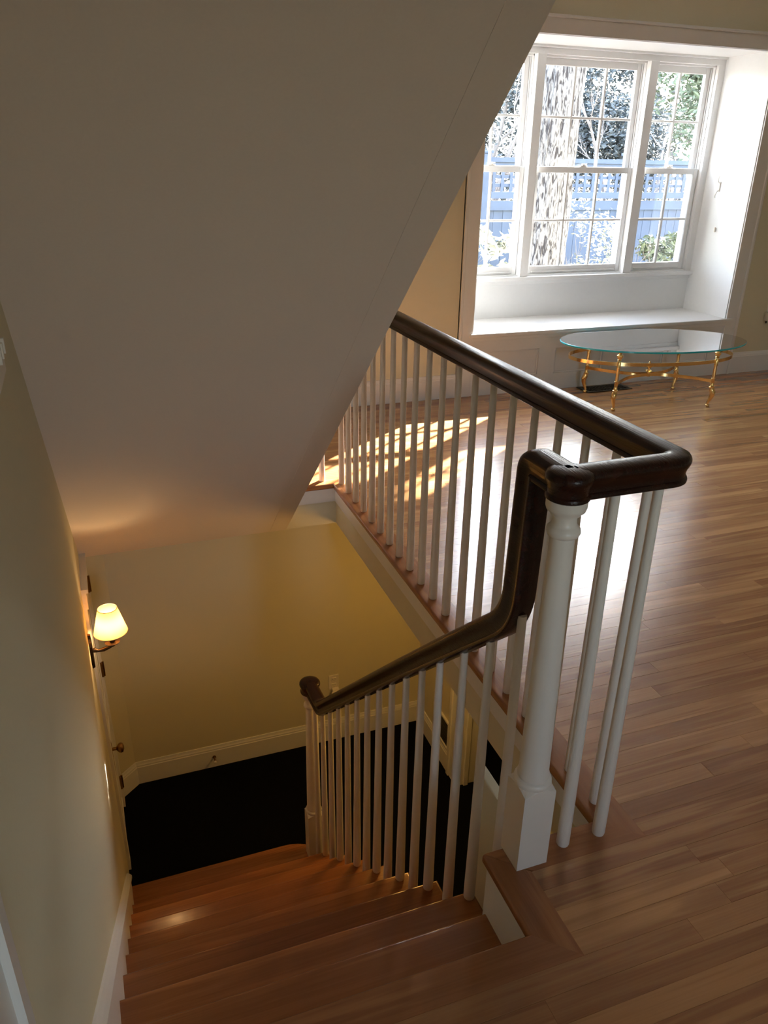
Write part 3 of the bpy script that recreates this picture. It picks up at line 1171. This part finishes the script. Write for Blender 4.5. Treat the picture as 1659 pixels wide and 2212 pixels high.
kb = MB().lathe([(0.009, 0.0), (0.009, 0.022), (0.014, 0.026), (0.024, 0.034), (0.027, 0.044), (0.023, 0.054), (0.010, 0.060)], 0, 0, 0, 20)
ko = kb.build('door_knob', 'old_brass', kp, smooth=40)
ko.location = (wall_x(yk, 0.012), yk, zc)
ko.rotation_euler = (0, PI / 2, 0)

# near door casing at the head of the stairs, on the left wall
m = MB()
wbox(m, -0.80, -0.665, 0, 2.1, 0, 0.018)
wbox(m, -0.685, -0.660, 0, 2.1, 0, 0.026)
struct(m.build('trim_13', 'trim_paint'), 'white door casing on the left wall at the head of the stairs')

# ------------------------------------------------------------------ wall sconce
LY = 1.95
LX = wall_x(LY)
LZ = -0.46
sconce = thing('wall_sconce', 'bronze candle wall sconce with a glowing cream shade beside the lower door', 'wall lamp', (LX, LY, LZ))
m = MB()
prof = [(0.0, -0.095), (0.012, -0.090), (0.014, -0.075), (0.026, -0.060), (0.030, -0.030), (0.030, 0.035), (0.022, 0.055), (0.012, 0.070), (0.008, 0.088), (0.0, 0.092)]
poly = [(a, b) for a, b in prof] + [(-a, b) for a, b in reversed(prof[1:-1])]
m.prism(poly, lambda p: (LX, LY + p[0], LZ + p[1]), lambda p: (LX + 0.012, LY + p[0] * 0.85, LZ + p[1] * 0.95))
m.build('backplate', 'bronze', sconce)
AX = LX + 0.100
m = MB()
m.tube([(LX + 0.008, LY, LZ + 0.0), (LX + 0.022, LY, LZ + 0.0), (LX + 0.035, LY, LZ - 0.006), (LX + 0.06, LY, LZ - 0.004), (AX - 0.012, LY, LZ + 0.004), (AX, LY, LZ + 0.012)],
       [0.009, 0.012, 0.007, 0.010, 0.007, 0.008], 12)
m.build('arm', 'bronze', sconce, smooth=50)
m = MB()
m.lathe([(0.008, 0.0), (0.012, 0.006), (0.010, 0.012), (0.032, 0.020), (0.034, 0.024), (0.012, 0.026), (0.014, 0.034), (0.016, 0.046), (0.013, 0.05)], AX, LY, LZ + 0.006, 20)
m.build('candle_cup', 'bronze', sconce, smooth=40)
m = MB()
m.lathe([(0.0115, 0.0), (0.0115, 0.05)], AX, LY, LZ + 0.055, 16)
m.build('candle_sleeve', 'candle_sleeve', sconce, smooth=40)
m = MB()
m.lathe([(0.006, 0.0), (0.013, 0.012), (0.015, 0.024), (0.009, 0.044), (0.001, 0.062)], AX, LY, LZ + 0.105, 14)
m.build('bulb', 'bulb_glow', sconce, smooth=60)
S0, S1 = LZ + 0.083, LZ + 0.205
m = MB()
m.lathe([(0.074, S0), (0.042, S1)], AX, LY, 0, 36, cap=False)
so = m.build('lamp_shade', 'lamp_shade', sconce, smooth=60)
for r, z in ((0.074, S0), (0.042, S1)):
    m = MB()
    m.tube([(AX + r * math.cos(a), LY + r * math.sin(a), z) for a in [2 * PI * k / 36 for k in range(37)]], 0.0016, 6)
    m.build('shade_rim', 'candle_sleeve', so, smooth=60)
# ceiling lamp of the lower hall, under the upper floor
cl = thing('ceiling_lamp', 'small round glass ceiling lamp of the lower hall', 'ceiling lamp', (0.32, 1.55, Z_LOWCLG))
m = MB()
m.lathe([(0.09, -0.002), (0.09, -0.018), (0.07, -0.026)], 0.32, 1.55, Z_LOWCLG, 24)
m.build('canopy', 'old_brass', cl, smooth=40)
m = MB()
m.lathe([(0.065, -0.028), (0.080, -0.045), (0.076, -0.068), (0.05, -0.085), (0.01, -0.092)], 0.32, 1.55, Z_LOWCLG, 24, cap=False)
mat('lamp_globe', (0.9, 0.8, 0.6), 0.4, emit=(1.0, 0.62, 0.25), estr=2.0)
m.build('globe', 'lamp_globe', cl, smooth=60)
pl = bpy.data.lights.new('hall_lamp_light', 'POINT')
pl.energy = 7.5
pl.color = (1.0, 0.52, 0.11)
pl.shadow_soft_size = 0.08
plo = bpy.data.objects.new('hall_lamp_light', pl)
COL.objects.link(plo)
plo.location = (0.32, 1.55, Z_LOWCLG - 0.16)

# ------------------------------------------------------------------ small wall fittings
def outlet(name, label, x, z, y, w=0.066, h=0.108):
    t = thing(name, label, 'outlet', (x, y, z), group=None)
    m = MB()
    m.box(x - w / 2, x + w / 2, y - 0.006, y, z - h / 2, z + h / 2, 0.002)
    m.build('cover_plate', 'plastic_white', t)
    for dz in (0.022, -0.022):
        m = MB()
        m.box(x - 0.016, x + 0.016, y - 0.009, y - 0.005, z + dz - 0.014, z + dz + 0.014, 0.002)
        s = m.build('socket', 'plastic_white', t)
        m = MB()
        m.box(x - 0.008, x - 0.006, y - 0.0096, y - 0.008, z + dz - 0.001, z + dz + 0.008)
        m.box(x + 0.006, x + 0.008, y - 0.0096, y - 0.008, z + dz - 0.001, z + dz + 0.008)
        m.lathe([(0.0025, 0), (0.0025, 0.001)], x, y - 0.009, z + dz - 0.008, 8)
        m.build('slot', 'slot_dark', s)
    return t


outlet('wall_outlet', 'white wall outlet above the baseboard of the lower hall', 0.056, -1.49, FAR_Y)
m = MB()
nlx, nlz = 0.062, -1.545
m.box(nlx - 0.022, nlx + 0.022, FAR_Y - 0.034, FAR_Y - 0.009, nlz - 0.004, nlz + 0.018, 0.004)
nl_o = thing('night_light', 'small white night light plugged into the lower hall outlet', 'night light', (nlx, FAR_Y - 0.009, nlz))
m.build('plug_body', 'plastic_white', nl_o)
m = MB()
m.lathe([(0.006, -0.034), (0.022, -0.030), (0.033, -0.018), (0.036, -0.002), (0.030, 0.010), (0.012, 0.016)], nlx, FAR_Y - 0.047, nlz - 0.012, 20)
m.build('light_dome', 'plastic_white', nl_o, smooth=50)
outlet('wall_outlet', 'white wall outlet above the baseboard beside the window casing', 4.155, 0.50, WIN_Y)
cd_ = thing('plug_adapter', 'white plug-in adapter in the outlet beside the window casing', 'adapter', (4.14, WIN_Y - 0.009, 0.465))
m = MB()
m.box(4.10, 4.20, WIN_Y - 0.058, WIN_Y - 0.009, 0.425, 0.495, 0.008)
m.build('adapter_body', 'plastic_white', cd_, smooth=40)
m = MB()
m.tube([(4.115, WIN_Y - 0.03, 0.427), (4.112, WIN_Y - 0.03, 0.415), (4.118, WIN_Y - 0.028, 0.408)], 0.006, 8)
m.build('button', 'slot_dark', cd_, smooth=40)

sw = thing('light_switch', 'white light switch plate on the wall above the stairs', 'light switch', (wall_x(0.42), 0.42, 1.2))
m = MB()
wbox(m, 0.33, 0.52, 1.17, 1.29, 0, 0.006)
m.build('cover_plate', 'plastic_white', sw)
for yq in (0.37, 0.42, 0.47):
    m = MB()
    wbox(m, yq - 0.006, yq + 0.006, 1.215, 1.245, 0.006, 0.016)
    m.build('toggle', 'plastic_white', sw)

# door stop peg on the lower baseboard
ds = thing('door_stop', 'small brass door stop on the lower hall baseboard', 'door stop', (-0.74, FAR_Y - 0.02, -1.87))
m = MB()
m.lathe([(0.011, 0), (0.011, 0.004), (0.005, 0.007), (0.005, 0.045)], 0, 0, 0, 12)
o1 = m.build('stop_rod', 'old_brass', ds, smooth=40)
o1.matrix_parent_inverse = Matrix.Translation(-ds.location)
o1.location = (-0.74, FAR_Y - 0.016, -1.87)
o1.rotation_euler = (PI / 2, 0, 0)
m = MB()
m.lathe([(0.008, 0), (0.009, 0.006), (0.008, 0.014), (0.003, 0.016)], 0, 0, 0, 12)
o2 = m.build('rubber_tip', 'plastic_white', ds, smooth=40)
o2.matrix_parent_inverse = Matrix.Translation(-ds.location)
o2.location = (-0.74, FAR_Y - 0.061, -1.87)
o2.rotation_euler = (PI / 2, 0, 0)

# return-air grille low on the lower right wall
rg = thing('wall_grille', 'dark return air grille above the baseboard of the lower hall', 'vent', (0.655, 2.30, -1.70))
m = MB()
gy0, gy1, gz0, gz1 = 2.19, 2.40, -1.78, -1.60
m.box(0.650, 0.655, gy0, gy1, gz0, gz1)
m.build('grille_back', 'slot_dark', rg)
m = MB()
for q in ((gy0 - 0.015, gy1 + 0.015, gz1, gz1 + 0.015), (gy0 - 0.015, gy1 + 0.015, gz0 - 0.015, gz0), (gy0 - 0.015, gy0, gz0, gz1), (gy1, gy1 + 0.015, gz0, gz1)):
    m.box(0.641, 0.655, q[0], q[1], q[2], q[3], 0.002)
m.build('grille_frame', 'trim_paint', rg)
for k in range(7):
    z = gz0 + 0.014 + k * 0.026
    MB().add([(0.645, gy0, z), (0.645, gy1, z), (0.651, gy1, z + 0.012), (0.651, gy0, z + 0.012)], [(0, 1, 2, 3)]).build('louvre', 'slot_dark', rg)

# floor register under the table
fr = thing('floor_register', 'dark bronze floor register with a pierced grille by the window seat', 'floor vent', (2.545, 3.675, 0))
rx0, rx1, ry0, ry1 = 2.345, 2.745, 3.590, 3.755
m = MB()
for q in ((rx0, rx1, ry0, ry0 + 0.028), (rx0, rx1, ry1 - 0.028, ry1), (rx0, rx0 + 0.03, ry0 + 0.028, ry1 - 0.028), (rx1 - 0.03, rx1, ry0 + 0.028, ry1 - 0.028)):
    m.box(q[0], q[1], q[2], q[3], 0.0, 0.006, 0.002)
m.build('register_frame', 'register_metal', fr)
m = MB()
m.box(rx0 + 0.03, rx1 - 0.03, ry0 + 0.028, ry1 - 0.028, 0.0, 0.0012)
m.build('register_pit', 'slot_dark', fr)
nxs, nys = 13, 5
for k in range(1, nxs):
    x = rx0 + 0.03 + (rx1 - rx0 - 0.06) * k / nxs
    MB().box(x - 0.003, x + 0.003, ry0 + 0.026, ry1 - 0.026, 0.0015, 0.0052).build('grille_bar', 'register_metal', fr)
for k in range(1, nys):
    y = ry0 + 0.028 + (ry1 - ry0 - 0.056) * k / nys
    MB().box(rx0 + 0.028, rx1 - 0.028, y - 0.003, y + 0.003, 0.0018, 0.0055).build('grille_bar', 'register_metal', fr)

# ------------------------------------------------------------------ glass coffee table
TX, TY, TR = 2.655, 3.325, -0.16
table = thing('coffee_table', 'oval glass coffee table on a polished brass frame in front of the window seat', 'coffee table', (TX, TY, 0), rz=TR)


def tb(mb, name, mt, parent=None, smooth=45):
    o = mb.build(name, mt, None, smooth=smooth)
    o.parent = parent or table
    return o


GA, GB, GZ = 0.690, 0.400, 0.430
n = 96
el = [(math.cos(2 * PI * k / n), math.sin(2 * PI * k / n)) for k in range(n)]
m = MB()
m.add([(GA * a, GB * b, GZ + 0.012) for a, b in el], [tuple(range(n))])
top_o = tb(m, 'glass_top', 'table_glass', smooth=None)
m = MB()
rings = [(1.0, 0.012), (1.006, 0.0095), (1.006, 0.0025), (1.0, 0.0)]
vs, fs = [], []
for s_, dz in rings:
    vs += [(GA * a * s_, GB * b * s_, GZ + dz) for a, b in el]
for i in range(3):
    for k in range(n):
        k2 = (k + 1) % n
        fs.append((i * n + k, i * n + k2, (i + 1) * n + k2, (i + 1) * n + k))
m.add(vs, fs)
e_o = tb(m, 'glass_edge', 'table_glass_edge', top_o)
RA, RB, RZ = 0.625, 0.300, 0.332
m = MB()
pr_ = [(1.0, -0.012), (1.0, 0.012), (0.985, 0.012), (0.985, -0.012)]
vs, fs = [], []
for s_, dz in pr_:
    k_ = 0 if s_ == 1.0 else -0.007
    vs += [((RA + k_) * a, (RB + k_) * b, RZ + dz) for a, b in el]
for i in range(4):
    for k in range(n):
        k2, i2 = (k + 1) % n, (i + 1) % 4
        fs.append((i * n + k, i * n + k2, i2 * n + k2, i2 * n + k))
m.add(vs, fs)
tb(m, 'apron_ring', 'brass')
leg_xy = [(sx * 0.370, sy * 0.242) for sx in (-1, 1) for sy in (-1, 1)]
for lx, ly in leg_xy:
    out = Vector((lx, ly, 0)).normalized()
    m = MB()
    m.lathe([(0.0125, 0.150), (0.015, 0.153), (0.0125, 0.157), (0.0125, 0.205), (0.0145, 0.207), (0.0145, 0.211), (0.0118, 0.213), (0.0112, 0.30),
             (0.0135, 0.302), (0.0135, 0.352), (0.011, 0.356), (0.015, 0.362), (0.011, 0.367)], lx, ly, 0, 16)
    lg = tb(m, 'leg', 'brass')
    m = MB()
    m.lathe([(0.009, 0.366), (0.016, 0.374), (0.0225, 0.386), (0.0215, 0.394), (0.013, 0.400), (0.010, 0.406), (0.014, 0.412), (0.013, 0.424), (0.008, 0.430)], lx, ly, 0, 12)
    tb(m, 'finial', 'brass', lg, smooth=20)
    # cabriole foot
    m = MB()
    B = Vector((lx, ly, 0))
    path = [B + Vector((0, 0, 0.150)), B + out * 0.004 + Vector((0, 0, 0.128)), B + out * 0.013 + Vector((0, 0, 0.108)), B + out * 0.012 + Vector((0, 0, 0.085)),
            B + out * 0.002 + Vector((0, 0, 0.055)), B - out * 0.008 + Vector((0, 0, 0.032)), B - out * 0.008 + Vector((0, 0, 0.016))]
    m.tube(path, [0.012, 0.019, 0.020, 0.0165, 0.0125, 0.0095, 0.009], 14)
    m.lathe([(0.009, 0.020), (0.0135, 0.017), (0.016, 0.010), (0.014, 0.003), (0.009, 0.0)], (B - out * 0.006).x, (B - out * 0.006).y, 0, 14)
    tb(m, 'cabriole_foot', 'brass', lg)
    m = MB()
    m.lathe([(0.012, 0.138), (0.020, 0.142), (0.020, 0.148), (0.012, 0.152)], lx, ly, 0, 16)
    tb(m, 'collar', 'brass', lg)
for sy in (-1, 1):
    pts = []
    for k in range(25):
        t = -1 + 2 * k / 24
        x = t * 0.360
        y_ = sy * (0.012 + 0.225 * abs(t) ** 2.0)
        pts.append((x, y_, 0.190))
    m = MB().sweep([(-0.003, -0.011), (0.003, -0.011), (0.003, 0.011), (-0.003, 0.011)], pts, lambda t: t.cross(UPV))
    tb(m, 'stretcher', 'brass')
m = MB()
m.lathe([(0.016, 0.176), (0.016, 0.208), (0.019, 0.210), (0.026, 0.214), (0.024, 0.220), (0.010, 0.226), (0.010, 0.238), (0.024, 0.248), (0.026, 0.256),
         (0.014, 0.268), (0.006, 0.274), (0.008, 0.280), (0.003, 0.286)], 0, 0, 0, 16)
tb(m, 'centre_finial', 'brass', smooth=25)

# ------------------------------------------------------------------ the garden outside
m = MB()
m.box(-14, 26, 4.5, 40, -0.55, -0.40)
struct(m.build('ground', 'ground_litter'), 'leaf covered ground of the garden')

FY = 8.5
fence = thing('garden_fence', 'slate blue board fence with a lattice top behind the window', 'fence', (5.0, FY, -0.4))
FX0, FX1 = 1.6, 10.4
m = MB()
m.box(FX0, FX1, FY - 0.06, FY + 0.06, 1.60, 1.655)
m.build('cap_rail', 'fence_paint', fence)
m = MB()
m.box(FX0, FX1, FY - 0.03, FY + 0.03, 1.535, 1.60)
m.build('lattice_rail', 'fence_paint', fence)
m = MB()
m.box(FX0, FX1, FY - 0.05, FY + 0.05, 1.165, 1.245)
m.build('lattice_rail', 'fence_paint', fence)
m = MB()
m.box(FX0, FX1, FY - 0.045, FY + 0.045, 1.02, 1.135)
m.build('board_rail', 'fence_paint', fence)
for k in range(5):
    x = FX0 + 2.2 * k
    m = MB()
    m.box(x - 0.065, x + 0.065, FY - 0.07, FY + 0.07, -0.4, 1.70, 0.006)
    m.box(x - 0.085, x + 0.085, FY - 0.09, FY + 0.09, 1.70, 1.735, 0.006)
    m.build('post', 'fence_paint', fence)
bme = MB().box(-0.068, 0.068, -0.011, 0.011, -0.4, 1.03, 0.003).mesh('board', 'fence_paint')
x = FX0 + 0.07
while x < FX1:
    o = bpy.data.objects.new('board', bme)
    COL.objects.link(o)
    o.parent = fence
    o.matrix_parent_inverse = Matrix.Translation(-fence.location)
    o.location = (x, FY + 0.008 * (random.random() - 0.5), 0)
    x += 0.1395
vme = MB().box(-0.02, 0.02, -0.007, 0.007, 1.24, 1.54).mesh('lattice_slat', 'fence_paint')
x = FX0 + 0.10
while x < FX1:
    o = bpy.data.objects.new('lattice_slat', vme)
    COL.objects.link(o)
    o.parent = fence
    o.matrix_parent_inverse = Matrix.Translation(-fence.location)
    o.location = (x, FY - 0.007, 0)
    x += 0.125
for z in (1.325, 1.425):
    MB().box(FX0, FX1, FY + 0.0, FY + 0.014, z - 0.02, z + 0.02).build('lattice_slat', 'fence_paint', fence)


def fbm(x, y, z):
    from mathutils import noise
    return noise.fractal(Vector((x, y, z)), 1.0, 2.0, 4)


def big_trunk(name, label, x, y, r, z1, lean):
    t = thing(name, label, 'tree', (x, y, -0.42))
    seg, ns = 96, 110
    vs, fs = [], []
    for i in range(ns):
        z = -0.45 + (z1 + 0.45) * i / (ns - 1)
        cx = x + lean * z
        rr = r * (1 + 0.25 * math.exp(-(z + 0.45) * 2.2)) * (1 - 0.02 * z)
        for k in range(seg):
            a = 2 * PI * k / seg
            nrm = fbm(math.cos(a) * 4.5, math.sin(a) * 4.5, z * 1.3)
            rid = 1 - abs(fbm(math.cos(a) * 6 + 5, math.sin(a) * 6, z * 1.0 + 3))
            d = 0.018 * nrm + 0.03 * (rid - 0.7)
            vs.append((cx + (rr + d) * math.cos(a), y + (rr + d) * math.sin(a), z))
    for i in range(ns - 1):
        for k in range(seg):
            k2 = (k + 1) % seg
            fs.append((i * seg + k, i * seg + k2, (i + 1) * seg + k2, (i + 1) * seg + k))
    MB().add(vs, fs).build('trunk', 'bark', t, smooth=60)
    return t


bt = big_trunk('tree', 'thick grey tree trunk with furrowed bark close behind the middle window', 3.71, 6.75, 0.245, 5.2, 0.018)


rgl = random.Random(5)


def branch_system(mb, start, direc, length, rad, depth, rg, seg=5):
    """recursive bare branches"""
    p = Vector(start)
    d = Vector(direc).normalized()
    pts, rads = [p.copy()], [rad]
    n = 5
    for i in range(n):
        d = (d + Vector((rg.uniform(-1, 1), rg.uniform(-1, 1), rg.uniform(-0.4, 0.8))) * 0.22).normalized()
        p = p + d * length / n
        pts.append(p.copy())
        rads.append(rad * (1 - 0.75 * (i + 1) / n))
        if depth > 0 and i > 0:
            for _ in range(2 if depth > 1 else 2):
                nd_ = (d + Vector((rg.uniform(-1, 1), rg.uniform(-1, 1), rg.uniform(-0.5, 0.9))) * 0.9).normalized()
                branch_system(mb, p, nd_, length * rg.uniform(0.20, 0.33), rads[-1] * 0.62, depth - 1, rg, max(3, seg - 1))
    mb.tube(pts, rads, seg, cap=False)


def leaf_cloud(mb, cx, cy, cz, rx, ry, rz, count, size, rg, shell=0.35):
    for _ in range(count):
        while True:
            v = Vector((rg.uniform(-1, 1), rg.uniform(-1, 1), rg.uniform(-1, 1)))
            if shell < v.length < 1:
                break
        c = Vector((cx + v.x * rx, cy + v.y * ry, cz + v.z * rz))
        a = Vector((rg.uniform(-1, 1), rg.uniform(-1, 1), rg.uniform(-0.6, 0.6))).normalized()
        b = a.cross(Vector((rg.uniform(-1, 1), rg.uniform(-1, 1), rg.uniform(-1, 1)))).normalized()
        s = size * rg.uniform(0.6, 1.3)
        nn = a.cross(b) * s * 0.12
        mb.add([c - a * s, c - b * s * 0.38 + nn, c + a * s, c + b * s * 0.38 + nn], [(0, 1, 2, 3)])


# added unseen bough and leaves on the thick tree, blocking sun through upper panes
m = MB()
m.tube([(3.78, 6.75, 3.9), (4.3, 6.78, 4.35), (5.1, 6.72, 4.7), (6.0, 6.75, 4.85), (7.2, 6.8, 4.95)], [0.11, 0.09, 0.07, 0.05, 0.02], 10)
for k in range(14):
    x_ = 4.8 + 0.18 * k
    m.tube([(x_, 6.75, 4.72), (x_ + 0.12, 6.75 + (0.35 if k % 2 else -0.35), 4.72 + rgl.uniform(-0.2, 0.3)), (x_ + 0.2, 6.75 + (0.65 if k % 2 else -0.65), 4.7 + rgl.uniform(-0.25, 0.4))],
           [0.02, 0.013, 0.005], 5)
m.build('sun_block_limb', 'twig_bark', bt, smooth=60)
m = MB()
for k in range(9):
    leaf_cloud(m, 4.9 + 0.3 * k, 6.75 + rgl.uniform(-0.3, 0.3), 4.85 + rgl.uniform(-0.05, 0.2), 0.45, 0.6, 0.42, 650, 0.07, rgl, 0.0)
sun_block_leaves = m.build('foliage', 'leaf_dark', bt)  # unseen leaf mass added to stop the high sun
sun_block_leaves['kind'] = 'stuff'


def shrub(name, label, x, y, h, r, leaf_m, leaf_n, leaf_s, seed, cat='shrub', depth=2, crown=None, z0=-0.42, trunk=0.02, nstem=4, group=None):
    rg = random.Random(seed)
    t = thing(name, label, cat, (x, y, z0), group=group)
    m = MB()
    for k in range(nstem):
        a = rg.uniform(0, 2 * PI)
        branch_system(m, (x + 0.05 * math.cos(a), y + 0.05 * math.sin(a), z0), (0.35 * math.cos(a), 0.35 * math.sin(a), 1.0), h * rg.uniform(0.75, 1.0), trunk, depth, rg)
    s = m.build('branches', 'twig_bark', t, smooth=60)
    if leaf_n:
        m = MB()
        cz, rz = crown or (z0 + h * 0.62, h * 0.42)
        nb = 14
        for k in range(nb):
            a, q = rg.uniform(0, 2 * PI), math.sqrt(rg.random())
            leaf_cloud(m, x + r * q * math.cos(a) * 0.8, y + r * q * math.sin(a) * 0.8, cz + rz * rg.uniform(-0.8, 0.8), r * 0.42, r * 0.42, rz * 0.38,
                       leaf_n // nb, leaf_s, rg, 0.1)
        l = m.build('foliage', leaf_m, t)
        l['kind'] = 'stuff'
    return t


shrub('leafy_shrub', 'pale leaved shrub close outside the narrow window towards the stairs', 2.70, 6.05, 1.2, 0.27, 'leaf_pale', 420, 0.065, 11, crown=(0.70, 0.30), trunk=0.014)
shrub('leafy_shrub', 'green broad leaved shrub low outside the narrow window away from the stairs', 5.80, 7.2, 1.2, 0.36, 'leaf_green', 1300, 0.05, 12, crown=(0.58, 0.40), trunk=0.014)
shrub('leafy_shrub', 'sprawling pale shrub in front of the fence beside the thick trunk', 4.84, 7.35, 1.3, 0.34, 'leaf_pale', 700, 0.032, 13, trunk=0.012, crown=(0.75, 0.42))
shrub('leafy_shrub', 'small thin twiggy bush between the thick trunk and the fence', 4.10, 7.55, 0.85, 0.18, 'leaf_pale', 90, 0.03, 14, trunk=0.012, depth=2)
TREES = [('bare_tree', 'leafless tree behind the fence towards the stairs', 4.4, 10.2, 3.9, 0.9, 'leaf_dark', 900, 21, 0.05),
         ('bare_tree', 'tangled leafless tree behind the fence in the middle window', 7.1, 10.2, 3.7, 0.9, 'leaf_dark', 600, 23, 0.045),
         ('evergreen_tree', 'loose pale green evergreen tree behind the fence at the far window', 9.2, 10.9, 3.9, 1.1, 'leaf_green', 8000, 24, 0.06),
         ('evergreen_tree', 'pale evergreen tree beyond the end of the fence', 12.6, 13.0, 4.2, 1.2, 'leaf_green', 6000, 26, 0.07),
         ('evergreen_tree', 'dense dark evergreen tree far back behind the leafless trees', 6.6, 15.2, 4.8, 1.6, 'leaf_dark', 20000, 27, 0.09),
         ('evergreen_tree', 'broad dark evergreen tree far back in the middle of the garden', 10.1, 15.0, 4.8, 1.6, 'leaf_dark', 20000, 28, 0.09)]
for nm, lab, x, y, h, r, lm, ln, sd, tr in TREES:
    shrub(nm, lab, x, y, h, r, lm, ln, 0.065 if 'ever' in nm else 0.05, sd, cat='tree', depth=3 if nm == 'bare_tree' else 2, crown=(h * 0.5, h * 0.46), trunk=tr,
          nstem=3 if nm == 'bare_tree' else 2)
